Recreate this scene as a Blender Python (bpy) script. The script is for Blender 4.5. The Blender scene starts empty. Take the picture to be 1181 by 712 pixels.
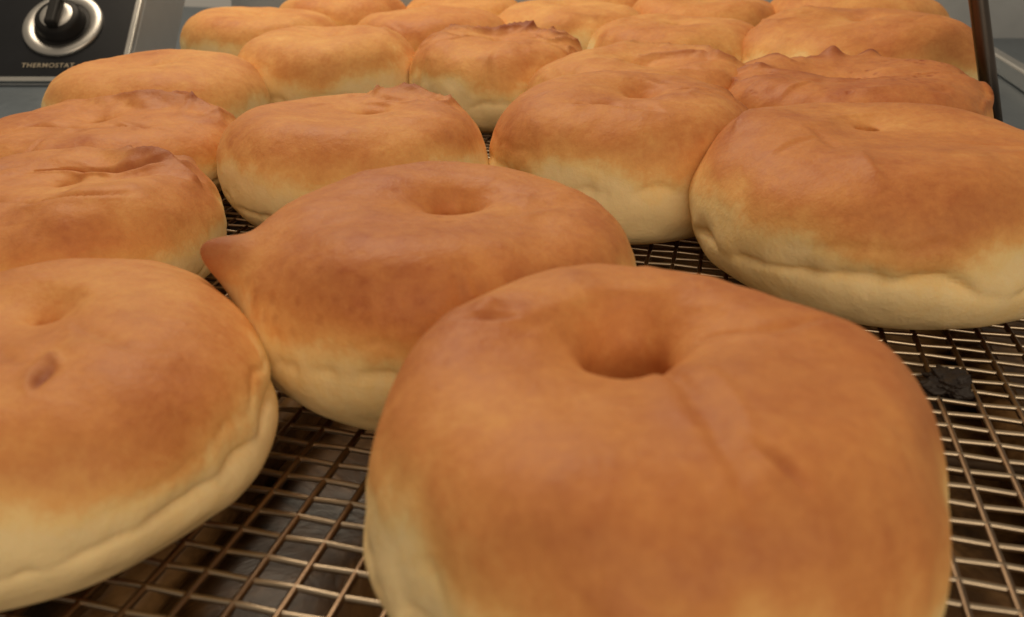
import bpy, math, random
import numpy as np
from mathutils import noise, Vector, Matrix

S = 0.1           # one doughnut diameter = 0.1 m
scene = bpy.context.scene
col = scene.collection
scene.view_settings.view_transform = 'Standard'
scene.view_settings.look = 'None'
scene.view_settings.exposure = 0

# ------------------------------------------------------------------ helpers
def link(o):
    col.objects.link(o); return o

def mesh_obj(name, verts, faces, mat=None, smooth=True):
    me = bpy.data.meshes.new(name)
    me.from_pydata([tuple(v) for v in verts], [], faces)
    me.update()
    if smooth:
        me.polygons.foreach_set("use_smooth", [True]*len(me.polygons))
    if mat: me.materials.append(mat)
    return link(bpy.data.objects.new(name, me))

def empty(name, loc=(0,0,0)):
    e = bpy.data.objects.new(name, None); e.location = loc
    e.empty_display_size = 0.02
    return link(e)

def tube(path, r, n=8, verts=None, faces=None, cap=True):
    if verts is None: verts, faces = [], []
    P = [Vector(p) for p in path]
    base = len(verts)
    up = None
    for i, p in enumerate(P):
        t = (P[min(i+1, len(P)-1)] - P[max(i-1, 0)]).normalized()
        if up is None:
            up = Vector((0,0,1)) if abs(t.z) < 0.9 else Vector((1,0,0))
        s = t.cross(up).normalized(); u = s.cross(t).normalized(); up = u
        for k in range(n):
            a = 2*math.pi*k/n
            verts.append(p + s*(r*math.cos(a)) + u*(r*math.sin(a)))
    for i in range(len(P)-1):
        for k in range(n):
            a = base+i*n+k; b = base+i*n+(k+1) % n
            faces.append((a, b, b+n, a+n))
    if cap:
        faces.append(tuple(base+k for k in range(n))[::-1])
        faces.append(tuple(base+(len(P)-1)*n+k for k in range(n)))
    return verts, faces

def mat_new(name):
    m = bpy.data.materials.new(name); m.use_nodes = True
    nt = m.node_tree; nt.nodes.clear()
    out = nt.nodes.new("ShaderNodeOutputMaterial")
    b = nt.nodes.new("ShaderNodeBsdfPrincipled")
    nt.links.new(b.outputs[0], out.inputs[0])
    return m, nt, b

def noise_node(nt, scale, detail=4, rough=0.55, vec=None, dist=0):
    n = nt.nodes.new("ShaderNodeTexNoise")
    n.inputs["Scale"].default_value = scale
    n.inputs["Detail"].default_value = detail
    n.inputs["Roughness"].default_value = rough
    n.inputs["Distortion"].default_value = dist
    if vec is not None: nt.links.new(vec, n.inputs["Vector"])
    return n

def math_node(nt, op, a, b=None, clamp=False):
    n = nt.nodes.new("ShaderNodeMath"); n.operation = op; n.use_clamp = clamp
    for i, v in enumerate((a, b)):
        if v is None: continue
        if isinstance(v, (int, float)): n.inputs[i].default_value = v
        else: nt.links.new(v, n.inputs[i])
    return n.outputs[0]

def ramp(nt, fac, stops):
    r = nt.nodes.new("ShaderNodeValToRGB")
    el = r.color_ramp.elements
    while len(el) < len(stops): el.new(0.5)
    for e, (p, c) in zip(el, stops):
        e.position = p; e.color = (*c, 1)
    nt.links.new(fac, r.inputs[0])
    return r.outputs[0]

def mix(nt, mode, fac, a, b):
    n = nt.nodes.new("ShaderNodeMix"); n.data_type = 'RGBA'; n.blend_type = mode
    for sock, v in ((n.inputs[0], fac), (n.inputs[6], a), (n.inputs[7], b)):
        if isinstance(v, (int, float)): sock.default_value = v
        elif isinstance(v, tuple): sock.default_value = (*v, 1)
        else: nt.links.new(v, sock)
    return n.outputs[2]

# ------------------------------------------------------------------ materials
def crust_material():
    m, nt, b = mat_new("fried_dough")
    tc = nt.nodes.new("ShaderNodeTexCoord")
    oi = nt.nodes.new("ShaderNodeObjectInfo")
    off = nt.nodes.new("ShaderNodeVectorMath"); off.operation = 'ADD'
    rv = nt.nodes.new("ShaderNodeCombineXYZ")
    r7 = math_node(nt, 'MULTIPLY', oi.outputs["Random"], 7.0)
    for i in range(3): nt.links.new(r7, rv.inputs[i])
    nt.links.new(tc.outputs["Object"], off.inputs[0]); nt.links.new(rv.outputs[0], off.inputs[1])
    V = off.outputs[0]
    at = nt.nodes.new("ShaderNodeAttribute"); at.attribute_name = "crust"
    bu = nt.nodes.new("ShaderNodeAttribute"); bu.attribute_name = "burn"
    big = noise_node(nt, 28, 2, 0.5, V, 0.2)
    mid = noise_node(nt, 95, 5, 0.65, V, 0.3)
    fine = noise_node(nt, 420, 4, 0.7, V)
    def cen(n, k): return math_node(nt, 'MULTIPLY', math_node(nt, 'SUBTRACT', n, 0.5), k)
    f = math_node(nt, 'ADD', at.outputs["Fac"], cen(big.outputs[0], 0.54))
    f = math_node(nt, 'ADD', f, cen(mid.outputs[0], 0.42))
    f = math_node(nt, 'ADD', f, cen(fine.outputs[0], 0.32))
    f = math_node(nt, 'ADD', f, cen(oi.outputs["Random"], 0.10), True)
    c = ramp(nt, f, [(0.0, (0.95, 0.735, 0.40)), (0.20, (0.93, 0.665, 0.30)), (0.42, (0.83, 0.44, 0.15)),
                     (0.68, (0.67, 0.275, 0.086)), (1.0, (0.45, 0.13, 0.044))])
    c = mix(nt, 'MIX', bu.outputs["Fac"], c, (0.25, 0.050, 0.020))
    vor = nt.nodes.new("ShaderNodeTexVoronoi"); vor.inputs["Scale"].default_value = 240
    wv = nt.nodes.new("ShaderNodeVectorMath"); wv.operation = 'ADD'
    nt.links.new(V, wv.inputs[0])
    sc = nt.nodes.new("ShaderNodeVectorMath"); sc.operation = 'SCALE'; sc.inputs["Scale"].default_value = 0.006
    nt.links.new(mid.outputs[1], sc.inputs[0]); nt.links.new(sc.outputs[0], wv.inputs[1])
    nt.links.new(wv.outputs[0], vor.inputs["Vector"])
    sp = ramp(nt, vor.outputs["Distance"], [(0.12, (1,1,1)), (0.40, (0,0,0))])
    patch = ramp(nt, noise_node(nt, 42, 2, 0.5, V).outputs[0], [(0.46, (0,0,0)), (0.66, (1,1,1))])
    bl = nt.nodes.new("ShaderNodeAttribute"); bl.attribute_name = "blister"
    spm = math_node(nt, 'MULTIPLY', math_node(nt, 'MULTIPLY', sp, patch), math_node(nt, 'MULTIPLY', f, bl.outputs["Fac"]))
    c = mix(nt, 'MIX', spm, c, (0.34, 0.075, 0.022))
    nt.links.new(c, b.inputs["Base Color"])
    b.inputs["Subsurface Weight"].default_value = 0.12
    b.inputs["Subsurface Radius"].default_value = (1.0, 0.5, 0.22)
    b.inputs["Subsurface Scale"].default_value = 0.003
    b.inputs["Specular IOR Level"].default_value = 0.26
    rr = ramp(nt, math_node(nt, 'ADD', f, cen(mid.outputs[0], 0.4)), [(0.2, (0.75,)*3), (0.85, (0.52,)*3)])
    nt.links.new(rr, b.inputs["Roughness"])
    wr = noise_node(nt, 150, 4, 0.6, V, 0.4)
    bp = nt.nodes.new("ShaderNodeBump"); bp.inputs["Strength"].default_value = 0.46
    bp.inputs["Distance"].default_value = 0.001
    h = math_node(nt, 'ADD', math_node(nt, 'MULTIPLY', wr.outputs[0], 0.7), math_node(nt, 'MULTIPLY', fine.outputs[0], 0.55))
    h = math_node(nt, 'ADD', h, math_node(nt, 'MULTIPLY', mid.outputs[0], 0.45))
    h = math_node(nt, 'SUBTRACT', h, math_node(nt, 'MULTIPLY', spm, 0.8))
    nt.links.new(h, bp.inputs["Height"]); nt.links.new(bp.outputs[0], b.inputs["Normal"])
    return m
M_DOUGH = crust_material()

def steel(name, base, rough, nscale=30, stretch=(1,1,40), var=0.35, metal=1.0):
    m, nt, b = mat_new(name)
    tc = nt.nodes.new("ShaderNodeTexCoord")
    mp = nt.nodes.new("ShaderNodeMapping"); mp.inputs["Scale"].default_value = stretch
    nt.links.new(tc.outputs["Object"], mp.inputs[0])
    n1 = noise_node(nt, nscale, 5, 0.6, mp.outputs[0])
    n2 = noise_node(nt, 18, 3, 0.6, tc.outputs["Object"])
    dark = tuple(x*(1-var) for x in base)
    c = mix(nt, 'MIX', n2.outputs[0], dark, base)
    nt.links.new(c, b.inputs["Base Color"])
    b.inputs["Metallic"].default_value = metal
    r = nt.nodes.new("ShaderNodeMapRange")
    r.inputs["To Min"].default_value = rough*0.7; r.inputs["To Max"].default_value = rough*1.3
    nt.links.new(n1.outputs[0], r.inputs[0]); nt.links.new(r.outputs[0], b.inputs["Roughness"])
    bp = nt.nodes.new("ShaderNodeBump"); bp.inputs["Strength"].default_value = 0.12
    bp.inputs["Distance"].default_value = 0.0003
    nt.links.new(n1.outputs[0], bp.inputs["Height"]); nt.links.new(bp.outputs[0], b.inputs["Normal"])
    return m
M_WIRE_A = steel("tarnished_wire", (0.34, 0.235, 0.155), 0.38, 200, (1,1,1), 0.55)
M_WIRE_B = steel("bright_wire", (0.70, 0.575, 0.43), 0.34, 200, (1,1,1), 0.6)
M_STEEL = steel("brushed_steel", (0.62, 0.64, 0.66), 0.42, 60, (1,30,1), 0.25, 0.7)
M_DECK = steel("worn_steel", (0.26, 0.31, 0.36), 0.42, 60, (30,1,1), 0.25)
M_CHROME = steel("polished_steel", (0.78, 0.76, 0.72), 0.2, 60, (1,1,1), 0.1)
M_DULL = steel("dull_steel", (0.62, 0.60, 0.57), 0.4, 60, (1,1,1), 0.2)
M_ROD = steel("dark_stained_steel", (0.15, 0.125, 0.11), 0.30, 80, (1,1,1), 0.4)

def plain(name, colr, rough, metal=0.0, spec=0.5, var=0.3, sc=60):
    m, nt, b = mat_new(name)
    tc = nt.nodes.new("ShaderNodeTexCoord")
    n = noise_node(nt, sc, 4, 0.6, tc.outputs["Object"])
    c = mix(nt, 'MIX', n.outputs[0], tuple(x*(1-var) for x in colr), tuple(min(1, x*(1+var)) for x in colr))
    nt.links.new(c, b.inputs["Base Color"])
    b.inputs["Roughness"].default_value = rough; b.inputs["Metallic"].default_value = metal
    b.inputs["Specular IOR Level"].default_value = spec
    return m
M_BLACK = plain("black_enamel", (0.008, 0.009, 0.012), 0.4, spec=.2)
M_DIAL = plain("black_plastic", (0.012, 0.011, 0.011), 0.5, spec=.2)
M_GOLD = plain("brass_coloured_print", (0.40, 0.34, 0.25), 0.5)
M_CHAR = plain("charred_crumb", (0.018, 0.010, 0.007), 0.6, sc=400)

def grease_material():
    m, nt, b = mat_new("greasy_brown_tray")
    tc = nt.nodes.new("ShaderNodeTexCoord")
    n = noise_node(nt, 24, 6, 0.62, tc.outputs["Object"], 0.6)
    c = ramp(nt, n.outputs[0], [(0.36, (0.014, 0.007, 0.003)), (0.47, (0.10, 0.048, 0.016)), (0.60, (0.36, 0.20, 0.080)), (0.75, (0.12, 0.055, 0.018))])
    nt.links.new(c, b.inputs["Base Color"])
    b.inputs["Metallic"].default_value = 0.0
    b.inputs["Specular IOR Level"].default_value = 0.35
    b.inputs["Roughness"].default_value = 0.3
    bp = nt.nodes.new("ShaderNodeBump"); bp.inputs["Strength"].default_value = 0.4
    bp.inputs["Distance"].default_value = 0.002
    nt.links.new(n.outputs[0], bp.inputs["Height"]); nt.links.new(bp.outputs[0], b.inputs["Normal"])
    return m
M_GREASE = grease_material()

# ------------------------------------------------------------------ doughnuts
def smooth(x, a, b):
    t = np.clip((x-a)/(b-a), 0, 1); return t*t*(3-2*t)

def make_doughnut(cx, cy, D, H, seed, res=(224, 112), hole=(0, 0), rm=0.262, rsz=0.237, plug=0.68, sh=.84, ih=.80,
                  bumps=(), grooves=(), crinkle=(), ell=(1, 1), tilt=(0, 0), crease=0.34, lump=1.0, tan=0.0,
                  blister=0.18, sd=1.0, nrand=4, low=(0, 0, 0), tuck=.02, label=""):
    rnd = random.Random(seed*7+1)
    NT, NP = res
    th = np.linspace(0, 2*np.pi, NT, endpoint=False)
    ph = np.linspace(0, 2*np.pi, NP, endpoint=False)
    TH, PH = np.meshgrid(th, ph, indexing='ij')
    c, s = np.cos(PH), np.sin(PH)
    Hn = H/D
    zc = 0.42*Hn
    cr = np.sign(c)*np.abs(c)**np.where((s < 0), 0.50, np.where(c < 0, ih, sh))
    r = rm + rsz*cr
    z = np.where(s > 0, zc + (Hn-zc)*np.abs(s)**(sh+.04), zc - zc*np.abs(s)**0.95)
    zi = plug*Hn
    zin = np.where(s > 0, zi+(Hn-zi)*np.abs(s)**(ih+.1), zi*(1-np.abs(s)**0.85))
    z = np.where(c < 0, zin, z)
    inner = smooth(-c, 0.0, 1.0)
    outer = smooth(c, 0.0, 0.6)
    r = r - outer*smooth(-s, 0.1, 1.0)*tuck
    def nz(scale, sx, pts):
        o = Vector((seed*3.17+sx, seed*1.31, sx*2.7))
        return np.array([noise.noise(Vector(p)*scale+o) for p in pts])
    X0 = r*np.cos(TH); Y0 = r*np.sin(TH)
    pts = np.stack([X0.ravel(), Y0.ravel(), z.ravel()], 1)
    n1 = nz(2.2, 1.0, pts).reshape(TH.shape)
    n2 = nz(5.0, 5.0, pts).reshape(TH.shape)
    n3 = nz(16.0, 9.0, pts).reshape(TH.shape)
    n4 = nz(7.0, 13.0, pts).reshape(TH.shape)
    top = smooth(s, 0.1, 0.7)
    d = lump*(0.034*n1 + 0.014*n2 + 0.0034*n3)
    tn = np.array([noise.noise(Vector((math.cos(t)*1.5, math.sin(t)*1.5, seed*2.1))) for t in th])[:, None]
    tn2 = np.array([noise.noise(Vector((math.cos(t)*4, math.sin(t)*4, seed*5.3))) for t in th])[:, None]
    tn3 = np.array([noise.noise(Vector((math.cos(t)*11, math.sin(t)*11, seed*1.3))) for t in th])[:, None]
    zs = (crease + 0.11*tn + 0.08*tn2 + 0.014*tn3)*Hn
    depth = 0.0115*sd*np.clip(0.70+1.7*tn2+0.6*tn3, 0.12, 1.3)
    out2 = smooth(c, 0.1, 0.5)
    d = d - depth*(0.8*np.exp(-((z-zs)/(0.026*Hn))**2)+0.5*np.exp(-((z-zs)/(0.09*Hn))**2))*out2
    zs2 = zs+(0.16+0.08*tn2)*Hn
    d = d - 0.25*depth*np.exp(-((z-zs2)/(0.025*Hn))**2)*out2*np.clip(tn*3+.3, 0, 1)
    burn = np.clip(n3*1.4*np.clip(n2*4-0.8, 0, 1), 0, 1)*0.20*top
    for (bt, bp_, amp, st, sp, dk) in bumps:
        dt = (TH-math.radians(bt)+np.pi) % (2*np.pi)-np.pi
        dp = (PH-math.radians(bp_)+np.pi) % (2*np.pi)-np.pi
        q = (dt/math.radians(st))**2+(dp/math.radians(sp))**2
        g = np.exp(-q)
        d = d+amp*g
        burn = burn+dk*np.exp(-q*1.0)*(1+n3)
    if crinkle:
        n5 = nz(7.5, 21.0, pts).reshape(TH.shape); n6 = nz(15.0, 23.0, pts).reshape(TH.shape)
        rid = (np.clip(1-np.abs(n5)*4.0, 0, 1)**1.3)*0.9+np.clip(n6, 0, 1)*0.5
        for (ct, cw, cp0, cpw, amp, dk) in crinkle:
            dt = (TH-math.radians(ct)+np.pi) % (2*np.pi)-np.pi
            dp = (PH-math.radians(cp0)+np.pi) % (2*np.pi)-np.pi
            mk = np.exp(-(dt/math.radians(cw))**4-(dp/math.radians(cpw))**4)
            d = d+amp*rid*mk
            burn = burn+dk*mk*np.clip(rid*1.1-0.3, 0, 1)
    gr = [(g, 1.0) for g in grooves]
    for _ in range(nrand):
        an = rnd.uniform(0, 2*math.pi); q0 = rnd.uniform(.16, .40)
        dr = an+rnd.choice([1.57, 1.2, .3])+rnd.uniform(-.4, .4); L = rnd.uniform(.08, .20)
        x1, y1 = q0*math.cos(an), q0*math.sin(an)
        gr.append(((x1, y1, x1+L*math.cos(dr), y1+L*math.sin(dr), rnd.choice([-1, -1, 1])*rnd.uniform(.004, .010), rnd.uniform(.009, .018), rnd.uniform(0.03, .22)), 1.0))
    for (x1, y1, x2, y2, dep, w, dk), wk in gr:
        wk = wk*(0.5 if w < .016 else 0.9)
        dx, dy = x2-x1, y2-y1; L2 = dx*dx+dy*dy
        wx = X0+wk*(0.06*n2+0.015*n3); wy = Y0+wk*(0.06*n4+0.015*n3)
        t = np.clip(((wx-x1)*dx+(wy-y1)*dy)/L2, 0, 1)
        sd_ = ((wx-x1)*dy-(wy-y1)*dx)/math.sqrt(L2)
        dist = np.sqrt((wx-x1-t*dx)**2+(wy-y1-t*dy)**2)
        taper = np.sin(np.pi*np.clip(t*0.9+0.05, 0, 1))
        ww = w*(0.5+0.5*taper)
        msk = smooth(s, -0.1, 0.4)*(0.3+0.7*taper)
        g = np.exp(-(dist/ww)**2)*msk
        lip = np.exp(-((dist-1.6*ww)/(1.3*ww))**2)*(sd_ > 0)*smooth(np.abs(sd_), 0, w)*msk
        d = d+dep*g+abs(dep)*0.4*lip
        burn = burn+dk*g+dk*0.25*lip
    d = d*(1-smooth(-s, 0.55, 0.95))
    r = r + d*c
    z = z + d*s
    rr = 1+0.035*tn*smooth(c, -1, 0.6)
    X = r*rr*np.cos(TH)*ell[0]; Y = r*rr*np.sin(TH)*ell[1]
    X = X+hole[0]*inner; Y = Y+hole[1]*inner
    z = z*(1+tilt[0]*X/0.5+tilt[1]*Y/0.5)
    zn = z/Hn
    lt_, lw_, la_ = low
    dt = (TH-math.radians(lt_)+np.pi) % (2*np.pi)-np.pi
    dip = la_*np.exp(-(dt/math.radians(max(lw_, 1)))**2) if la_ else 0
    crust = smooth(zn+0.06*n1+0.10*n2+0.05*n3+0.12*tn+0.05*tn2+dip, 0.42, 0.80)*0.58+0.14*smooth(zn, .6, 1.0)-0.02
    crust = np.where(inner > 0.3, np.maximum(crust-0.06*inner, 0.55), crust)+tan*smooth(zn, .4, .7)
    under = smooth(-zn, -0.08, 0.0)
    crust = np.clip(np.maximum(crust, under*0.5), 0, 1)
    P = np.stack([X.ravel()*D*S, Y.ravel()*D*S, z.ravel()*D*S], 1)
    I = np.arange(NT*NP).reshape(NT, NP)
    A = I; B = np.roll(I, -1, 0); C = np.roll(np.roll(I, -1, 0), -1, 1); E = np.roll(I, -1, 1)
    F = np.stack([A.ravel(), B.ravel(), C.ravel(), E.ravel()], 1)
    me = bpy.data.meshes.new("doughnut")
    me.from_pydata(P.tolist(), [], F.tolist())
    me.polygons.foreach_set("use_smooth", [True]*len(me.polygons))
    for nm, arr in (("crust", crust), ("burn", np.clip(burn, 0, 0.85)), ("blister", np.full(TH.shape, blister))):
        at = me.attributes.new(nm, 'FLOAT', 'POINT')
        at.data.foreach_set("value", arr.ravel().astype(np.float32))
    me.materials.append(M_DOUGH)
    me.update()
    o = link(bpy.data.objects.new("doughnut", me))
    o.location = (cx*S, cy*S, 0.0008)
    o["label"] = label; o["category"] = "doughnut"; o["group"] = "ring doughnuts resting on the wire rack"
    return o

hi = (400, 200); md = (288, 144); lo = (192, 96)
DN = [
 dict(cx=.21, cy=1.115, D=.905, H=.445, seed=1, res=hi, hole=(-.015, .10), rm=.290, rsz=.204, plug=.78, sh=.88, ih=.86, tan=.05, nrand=1, low=(270, 80, -.04), crease=.40, tuck=.05,
      grooves=[(.06, -.04, .035, -.38, -.008, .024, .06),
               (.10, -.04, .32, .09, -.007, .016, .08), (.095, -.285, .13, -.35, -.014, .011, .45),
               (.12, -.12, .10, -.26, .006, .018, 0),
               (-.29, .20, -.25, .17, .016, .015, .0), (-.33, .15, -.22, .13, -.009, .011, .20)],
      label="large golden brown ring doughnut with smooth puffy top and folded crease"),
 dict(cx=-.95, cy=1.42, D=1.0, H=.335, seed=2, res=hi, hole=(.05, .09), plug=.82, tan=.04, sd=1.2, crease=.42, nrand=1, low=(330, 40, -.04),
      grooves=[(.195, -.15, .21, -.21, -.012, .012, .85), (.17, -.13, .20, -.15, .010, .012, .3), (.0, -.13, .14, -.15, -.006, .013, .12)],
      label="golden ring doughnut with small dark gash and wide pale side"),
 dict(cx=-.165, cy=1.91, D=.94, H=.425, seed=3, res=hi, hole=(.03, .06), rm=.275, rsz=.225, plug=.80, lump=1.0, tan=.06, blister=.5, low=(235, 35, -.06),
      bumps=[(195, 27, .080, 7, 11, .48), (197, 28, .035, 15, 24, .20)], ell=(1, .95), sd=1.7, crease=.40, nrand=5,
      label="blistered brown ring doughnut with a reddish pointed nub"),
 dict(cx=1.11, cy=2.50, D=1.13, H=.445, seed=4, res=md, hole=(-.03, .10), plug=.92, sh=.82, crease=.36, sd=1.8, tan=.05, nrand=5,
      grooves=[(-.42, .08, -.30, .2, .014, .02, .16), (.1, -.1, .3, -.14, -.008, .018, .08)],
      label="large round ring doughnut with split pale seam around its side"),
 dict(cx=-1.33, cy=2.34, D=1.0, H=.335, seed=5, res=md, hole=(.05, .08), plug=.82, tilt=(.10, 0), tan=.05, lump=1.6, nrand=7,
      grooves=[(-.25, -.08, .15, -.24, -.032, .022, .45), (.10, .30, .42, .08, .036, .024, .45), (.1, -.25, .35, -.2, -.02, .016, .2), (-.1, .1, .3, .12, -.03, .02, .4)],
      crinkle=[(55, 35, 65, 35, .020, .5)],
      label="lopsided ring doughnut with folded wrinkled top and cream side"),
 dict(cx=-.56, cy=3.08, D=.97, H=.385, seed=6, res=md, hole=(.05, .08), plug=.82, nrand=6,
      grooves=[(.0, .32, .38, .14, .032, .024, .4)],
      crinkle=[(55, 45, 70, 32, .026, .8)],
      label="golden ring doughnut with a lumpy raised rim"),
 dict(cx=.40, cy=3.07, D=.95, H=.44, seed=7, res=md, hole=(.05, .07), rm=.27, rsz=.225, plug=.80, crease=.42, nrand=6, tan=.0,
      grooves=[(-.2, -.18, .1, -.32, -.018, .018, .15), (-.05, -.2, .2, -.26, .012, .02, 0)],
      crinkle=[(10, 30, 50, 22, .022, .6)],
      label="tall golden ring doughnut with a pale green-cream lower band"),
 dict(cx=-1.57, cy=3.30, D=1.08, H=.31, seed=8, res=md, tan=.03, lump=1.5, plug=.85, nrand=7,
      grooves=[(-.1, .2, .4, .1, .036, .024, .5), (-.2, -.1, .3, -.2, -.024, .02, .3)],
      crinkle=[(50, 50, 60, 32, .024, .7)],
      label="low flat ring doughnut with rough browned rim"),
 dict(cx=-1.66, cy=4.13, D=1.02, H=.36, seed=9, res=lo, plug=.88, tan=-.12, label="smooth pale golden ring doughnut with cream base"),
 dict(cx=-.98, cy=4.76, D=1.0, H=.42, seed=10, res=lo, plug=.88, tan=-.06, label="smooth golden ring doughnut touching its neighbours"),
 dict(cx=-.06, cy=4.62, D=.94, H=.415, seed=11, res=md, lump=1.4, plug=.8, nrand=8, tan=-.02,
      grooves=[(-.3, .15, .3, .25, .032, .02, .7), (-.25, -.05, .25, .02, -.022, .018, .4)],
      crinkle=[(80, 110, 72, 30, .034, 1.1)],
      label="ring doughnut with crinkled reddish rim on top"),
 dict(cx=.59, cy=4.06, D=1.02, H=.40, seed=12, res=md, lump=1.4, plug=.8, nrand=8, tan=-.03,
      crinkle=[(30, 65, 60, 30, .024, .8)],
      grooves=[(0, .1, .35, -.1, .024, .018, .4), (-.1, -.1, .2, -.25, -.02, .016, .3)],
      label="pale orange ring doughnut with blistered edge"),
 dict(cx=1.41, cy=3.64, D=1.09, H=.41, seed=13, res=md, lump=1.4, tan=.10, blister=1.2, plug=.8, nrand=8,
      bumps=[(86, 74, .050, 7, 10, .9), (62, 68, .032, 6, 9, .9)],
      grooves=[(-.35, .1, .0, -.1, .028, .024, .4), (-.1, -.15, .35, -.05, -.022, .018, .4)],
      crinkle=[(140, 55, 60, 28, .018, .9), (350, 40, 45, 26, .018, .5)],
      label="darker brown ring doughnut with burnt little tips on top"),
 dict(cx=1.86, cy=4.80, D=1.26, H=.49, seed=14, res=md, plug=.87, lump=1.3, nrand=8, tan=-.03, crinkle=[(140, 40, 70, 25, .014, .4)], label="big golden ring doughnut with rounded smooth top"),
 dict(cx=.95, cy=5.2, D=1.06, H=.44, seed=15, res=lo, plug=.88, nrand=7, tan=-.04, label="golden ring doughnut packed between others"),
 dict(cx=-1.55, cy=5.65, D=1.0, H=.42, seed=16, res=lo, plug=.9, tan=-.18, label="pale yellow ring doughnut barely browned on top"),
 dict(cx=-1.22, cy=6.6, D=1.0, H=.44, seed=17, res=lo, plug=.88, tan=-.08, label="smooth golden ring doughnut with pale base"),
 dict(cx=-.52, cy=5.72, D=1.0, H=.42, seed=18, res=lo, plug=.88, tan=-.08, label="golden ring doughnut packed between others"),
 dict(cx=.38, cy=6.0, D=1.06, H=.44, seed=19, res=lo, plug=.88, tan=-.08, label="golden ring doughnut packed between others"),
 dict(cx=2.3, cy=6.1, D=1.25, H=.50, seed=20, res=lo, plug=.88, tan=-.06, label="big golden ring doughnut with rounded smooth top"),
 dict(cx=1.33, cy=6.22, D=1.05, H=.46, seed=21, res=lo, plug=.88, tan=-.06, label="golden ring doughnut packed between others"),
 dict(cx=-.33, cy=6.75, D=.95, H=.43, seed=22, res=lo, plug=.88, tan=-.08, label="golden ring doughnut packed between others"),
 dict(cx=.82, cy=7.05, D=.95, H=.46, seed=23, res=lo, plug=.88, tan=-.08, label="golden ring doughnut packed between others"),
]
for k in DN: make_doughnut(**k)

# ------------------------------------------------------------------ wire rack
ROT = math.radians(14)
ca, sa = math.cos(ROT), math.sin(ROT)
def W(a, b, z):   # rack frame -> world
    return Vector(((a*ca+b*sa)*S, (-a*sa+b*ca)*S, z*S))
A0, A1, B0, B1 = -3.4, 1.30, -0.15, 7.75
rack = empty("wire_rack", W(-1.1, 3.5, 0))
rack["label"] = "tarnished steel wire cooling rack holding fried doughnuts"; rack["category"] = "cooling rack"
def par(o, p):
    o.parent = p; o.matrix_parent_inverse = Matrix.Translation(-Vector(p.location)) if p.parent is None else Matrix.Identity(4)
    return o
rng = random.Random(5)
SA, SB = 0.084, 0.058
na = int((A1-A0)/SA); nb = int((B1-B0)/SB)
rA, rB = 0.0078, 0.0064
zt = -0.004
v, f = [], []
for i in range(na+1):
    a = A0+i*SA+rng.uniform(-.001, .001)
    dr = rng.uniform(-.002, .002)
    tube([W(a+dr*j/16, B0+(B1-B0)*j/16, zt-rA) for j in range(17)], rA*S, 7, v, f)
par(mesh_obj("lengthwise_wires", v, f, M_WIRE_A), rack)
v, f = [], []
for j in range(nb+1):
    b = B0+j*SB+rng.uniform(-.0007, .0007)
    path = []
    par_ = 1 if j % 2 else -1
    for i in range(na*2+1):
        a = A0+i*SA/2
        path.append(W(a, b, zt-rA+par_*0.0016*math.cos(math.pi*i/2)))
    tube(path, rB*S, 6, v, f)
par(mesh_obj("crosswise_wires", v, f, M_WIRE_B), rack)
v, f = [], []
tube([W(A0, B0, -.03), W(A1, B0, -.03), W(A1, B1, -.03), W(A0, B1, -.03), W(A0, B0, -.03)], .03*S, 10, v, f)
par(mesh_obj("rack_frame", v, f, M_WIRE_A), rack)
for bb in (0.55, 1.75, 2.95, 4.15, 5.35, 6.4):
    v, f = tube([W(A0, bb, -.062), W(A1, bb, -.062)], .026*S, 10)
    par(mesh_obj("support_bar", v, f, M_WIRE_A), rack)
p0, p1, p2 = Vector((2.235, 3.9, -.03)), Vector((1.95, 4.0, .9)), Vector((1.86, 4.03, 1.2))
pts = [p0*S, (p0.lerp(p1, .5))*S, p1*S, p2*S, (p2+Vector((.02, .2, .12)))*S, (p2+Vector((.08, .7, .14)))*S]
v, f = tube(pts, .039*S, 14)
par(mesh_obj("lifting_handle", v, f, M_ROD), rack)

# ------------------------------------------------------------------ drip tray and deck
def box(name, x0, x1, y0, y1, z0, z1, mat, fn=None, bevel=0):
    vs = [(x, y, z) for x in (x0, x1) for y in (y0, y1) for z in (z0, z1)]
    vs = [fn(*p) if fn else Vector(p)*S for p in vs]
    fs = [(0,1,3,2),(4,6,7,5),(0,4,5,1),(2,3,7,6),(0,2,6,4),(1,5,7,3)]
    o = mesh_obj(name, vs, fs, mat, False)
    if bevel:
        md_ = o.modifiers.new("bevel", 'BEVEL'); md_.width = bevel*S; md_.segments = 3
    return o
tray = empty("drip_tray", W(-1.1, 3.5, -.5))
tray["label"] = "greasy brown metal drip tray under the rack"; tray["category"] = "tray"
par(box("tray_floor", A0-.1, A1+.1, B0-.1, B1+.1, -.42, -.38, M_GREASE, W), tray)
for nm, q in (("tray_wall", (A0-.16, A0-.1, B0-.16, B1+.16)), ("tray_wall", (A1+.1, A1+.16, B0-.16, B1+.16)),
              ("tray_wall", (A0-.1, A1+.1, B1+.1, B1+.16)), ("tray_wall", (A0-.1, A1+.1, B0-.16, B0-.1))):
    par(box(nm, *q, -.42, -.07, M_DECK, W), tray)
for i in range(7):
    a = -3.1+i*.66
    v, f = tube([W(a, B0+.1, -.30), W(a, B1-.1, -.30)], .06*S, 12)
    par(mesh_obj("heating_tube", v, f, M_GREASE), tray)

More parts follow.
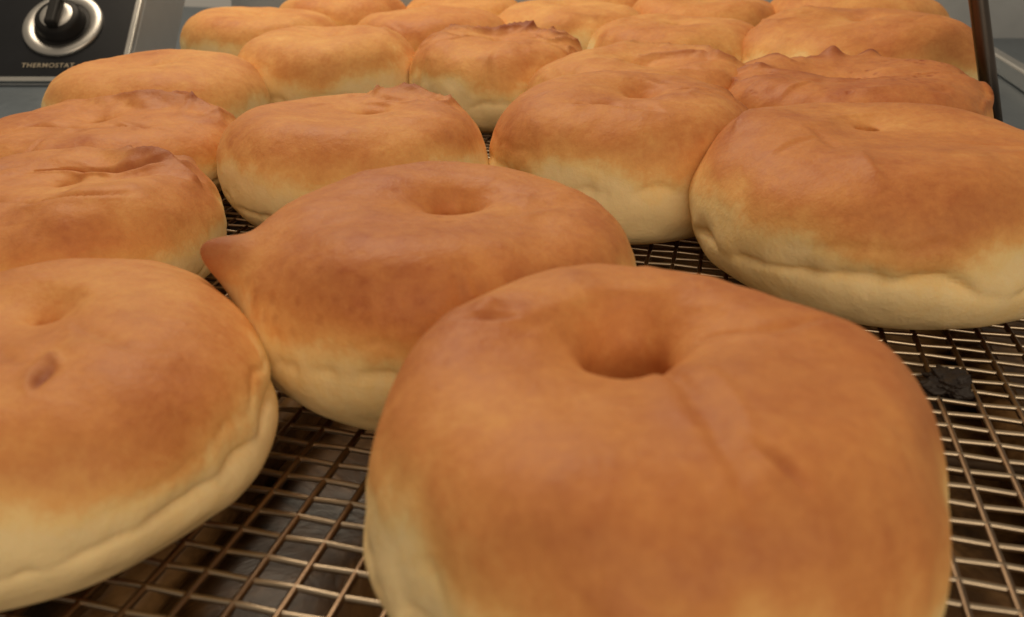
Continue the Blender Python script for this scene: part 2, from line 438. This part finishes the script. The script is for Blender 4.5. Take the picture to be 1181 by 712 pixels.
dl = box("fryer_deck", A0-3.2, A0-.18, B0-.5, B1+2, -.14, -.08, M_DECK, W, .01)
dl["label"] = "flat grey steel fryer deck beside the rack"; dl["category"] = "fryer deck"
dr_ = empty("fryer_deck", W(A1+1.5, 3, -.1))
dr_["label"] = "grey steel fryer deck with a polished raised edge"; dr_["category"] = "fryer deck"
par(box("deck_plate", A1+.18, A1+3.2, B0-.5, B1+2, -.14, -.08, M_DECK, W, .01), dr_)
par(box("raised_edge", A1+.55, A1+.64, B0-.5, B1+2, -.078, .05, M_CHROME, W, .02), dr_)

bs = box("steel_backsplash", -2.55, 5.6, 8.3, 8.35, -.5, 2.4, M_STEEL, None, .01)
bs["label"] = "brushed stainless steel backsplash behind the doughnuts"; bs["category"] = "steel panel"

# ------------------------------------------------------------------ control panel
AL = math.radians(41)
OX, OY, OZ = -2.66, 5.98, -.03
def PN(u, t, n):
    y = OY+math.cos(AL)*t-math.sin(AL)*n
    z = OZ+math.sin(AL)*t+math.cos(AL)*n
    return Vector(((OX+u)*S, y*S, z*S))
cp = empty("control_panel", PN(-1, 0, 0))
cp["label"] = "black sloping fryer control panel with thermostat knob"; cp["category"] = "control panel"
par(box("steel_housing", -3.0, .05, -.03, 1.6, -.6, -.02, M_STEEL, PN, .01), cp)
par(box("black_faceplate", -2.97, 0, .012, 1.55, -.018, 0, M_BLACK, PN, .005), cp)
par(box("edge_trim", .004, .05, -.03, 1.6, -.018, .03, M_CHROME, PN, .01), cp)
par(box("edge_trim", -3.0, 0, -.03, .008, -.018, .012, M_CHROME, PN, .004), cp)

def lathe(name, prof, cu, ct, mat, n=64):
    vs, fs = [], []
    for (r, h) in prof:
        for k in range(n):
            a = 2*math.pi*k/n
            vs.append(PN(cu+r*math.cos(a), ct+r*math.sin(a), h))
    for i in range(len(prof)-1):
        for k in range(n):
            a = i*n+k; b = i*n+(k+1) % n
            fs.append((a, b, b+n, a+n))
    return mesh_obj(name, vs, fs, mat)
KU, KT = -.475, .46
knob = empty("thermostat_knob", PN(KU, KT, 0)); 
knob.parent = cp; knob.location = Vector(knob.location)-Vector(cp.location)
def par2(o):
    o.parent = knob; o.matrix_parent_inverse = Matrix.Translation(-PN(KU, KT, 0)); return o
par2(lathe("bezel_ring", [(.275, .0), (.275, .015), (.262, .026), (.20, .026), (.19, .015)], KU, KT, M_DULL))
par2(lathe("dial_plate", [(.195, .012), (.18, .018), (.001, .018)], KU, KT, M_DIAL))
par2(lathe("knob_cap", [(.165, .018), (.155, .09), (.135, .105), (.11, .108)], KU, KT, M_DIAL))
par2(lathe("knob_face", [(.112, .107), (.10, .113), (.07, .113), (.001, .112)], KU, KT, M_DULL))
par2(box("knob_grip", KU-.04, KU+.04, KT-.12, KT+.12, .10, .17, M_DIAL, PN, .02))

cu = bpy.data.curves.new("lettering", 'FONT'); cu.body = "THERMOSTAT"; cu.size = 0.052*S
cu.extrude = 0.0001; cu.align_x = 'CENTER'; cu.space_character = 1.12; cu.offset = 0.00001
to = bpy.data.objects.new("tmp_text", cu); link(to)
bpy.context.view_layer.update()
me = bpy.data.meshes.new_from_object(to)
bpy.data.objects.remove(to)
me.materials.clear(); me.materials.append(M_GOLD)
lt = link(bpy.data.objects.new("lettering", me))
lt.parent = cp
lt.location = PN(-.505, .092, .003)-Vector(cp.location)
lt.rotation_euler = (AL, 0, 0)
lt["label"] = "gold lettering reading THERMOSTAT"

# ------------------------------------------------------------------ burnt crumb
def crumb(x, y, z, r, seed, label):
    import bmesh
    bm = bmesh.new(); bmesh.ops.create_icosphere(bm, subdivisions=5, radius=r*S)
    for vv in bm.verts:
        n = noise.fractal(vv.co*(2.2/(r*S))*.7+Vector((seed, 0, 0)), 1, 2, 5)
        vv.co *= 1+.45*n
        vv.co.z *= .6
    me = bpy.data.meshes.new("burnt_crumb"); bm.to_mesh(me); bm.free()
    me.polygons.foreach_set("use_smooth", [True]*len(me.polygons))
    me.materials.append(M_CHAR)
    o = link(bpy.data.objects.new("burnt_crumb", me)); o.location = (x*S, y*S, z*S)
    o["label"] = label; o["category"] = "crumb"
    return o
crumb(1.04, 1.80, .006, .050, 5, "charred black dough crumb stuck on the wire rack")

# ------------------------------------------------------------------ light
w = bpy.data.worlds.new("World"); scene.world = w; w.use_nodes = True
bg = w.node_tree.nodes["Background"]
bg.inputs[0].default_value = (1.0, 0.85, 0.65, 1); bg.inputs[1].default_value = 0.27
def area(name, loc, target, size, size_y, e, colr):
    l = bpy.data.lights.new(name, 'AREA'); l.shape = 'RECTANGLE'; l.size = size; l.size_y = size_y
    l.energy = e; l.color = colr
    o = link(bpy.data.objects.new(name, l)); o.location = loc
    o.rotation_euler = (Vector(target)-Vector(loc)).to_track_quat('-Z', 'Y').to_euler()
    return o
area("ceiling_light", (-.25, .85, .8), (0, .42, 0), .55, .35, 6.0, (1.0, .82, .60))
area("front_fill", (.2, -.7, .5), (0, .3, 0), .8, .5, 3.9, (1.0, .81, .58))  # added fill lamp in front, lifts the pale doughnut sides

# ------------------------------------------------------------------ camera
cam = bpy.data.cameras.new("camera"); co = link(bpy.data.objects.new("camera", cam))
co.location = (0, 0, .104); co.rotation_euler = (math.radians(65), 0, 0)
cam.sensor_width = 36; cam.lens = 36*1000/1181
cam.clip_start = .005; cam.clip_end = 20
cam.dof.use_dof = True; cam.dof.focus_distance = .28; cam.dof.aperture_fstop = 22
scene.camera = co
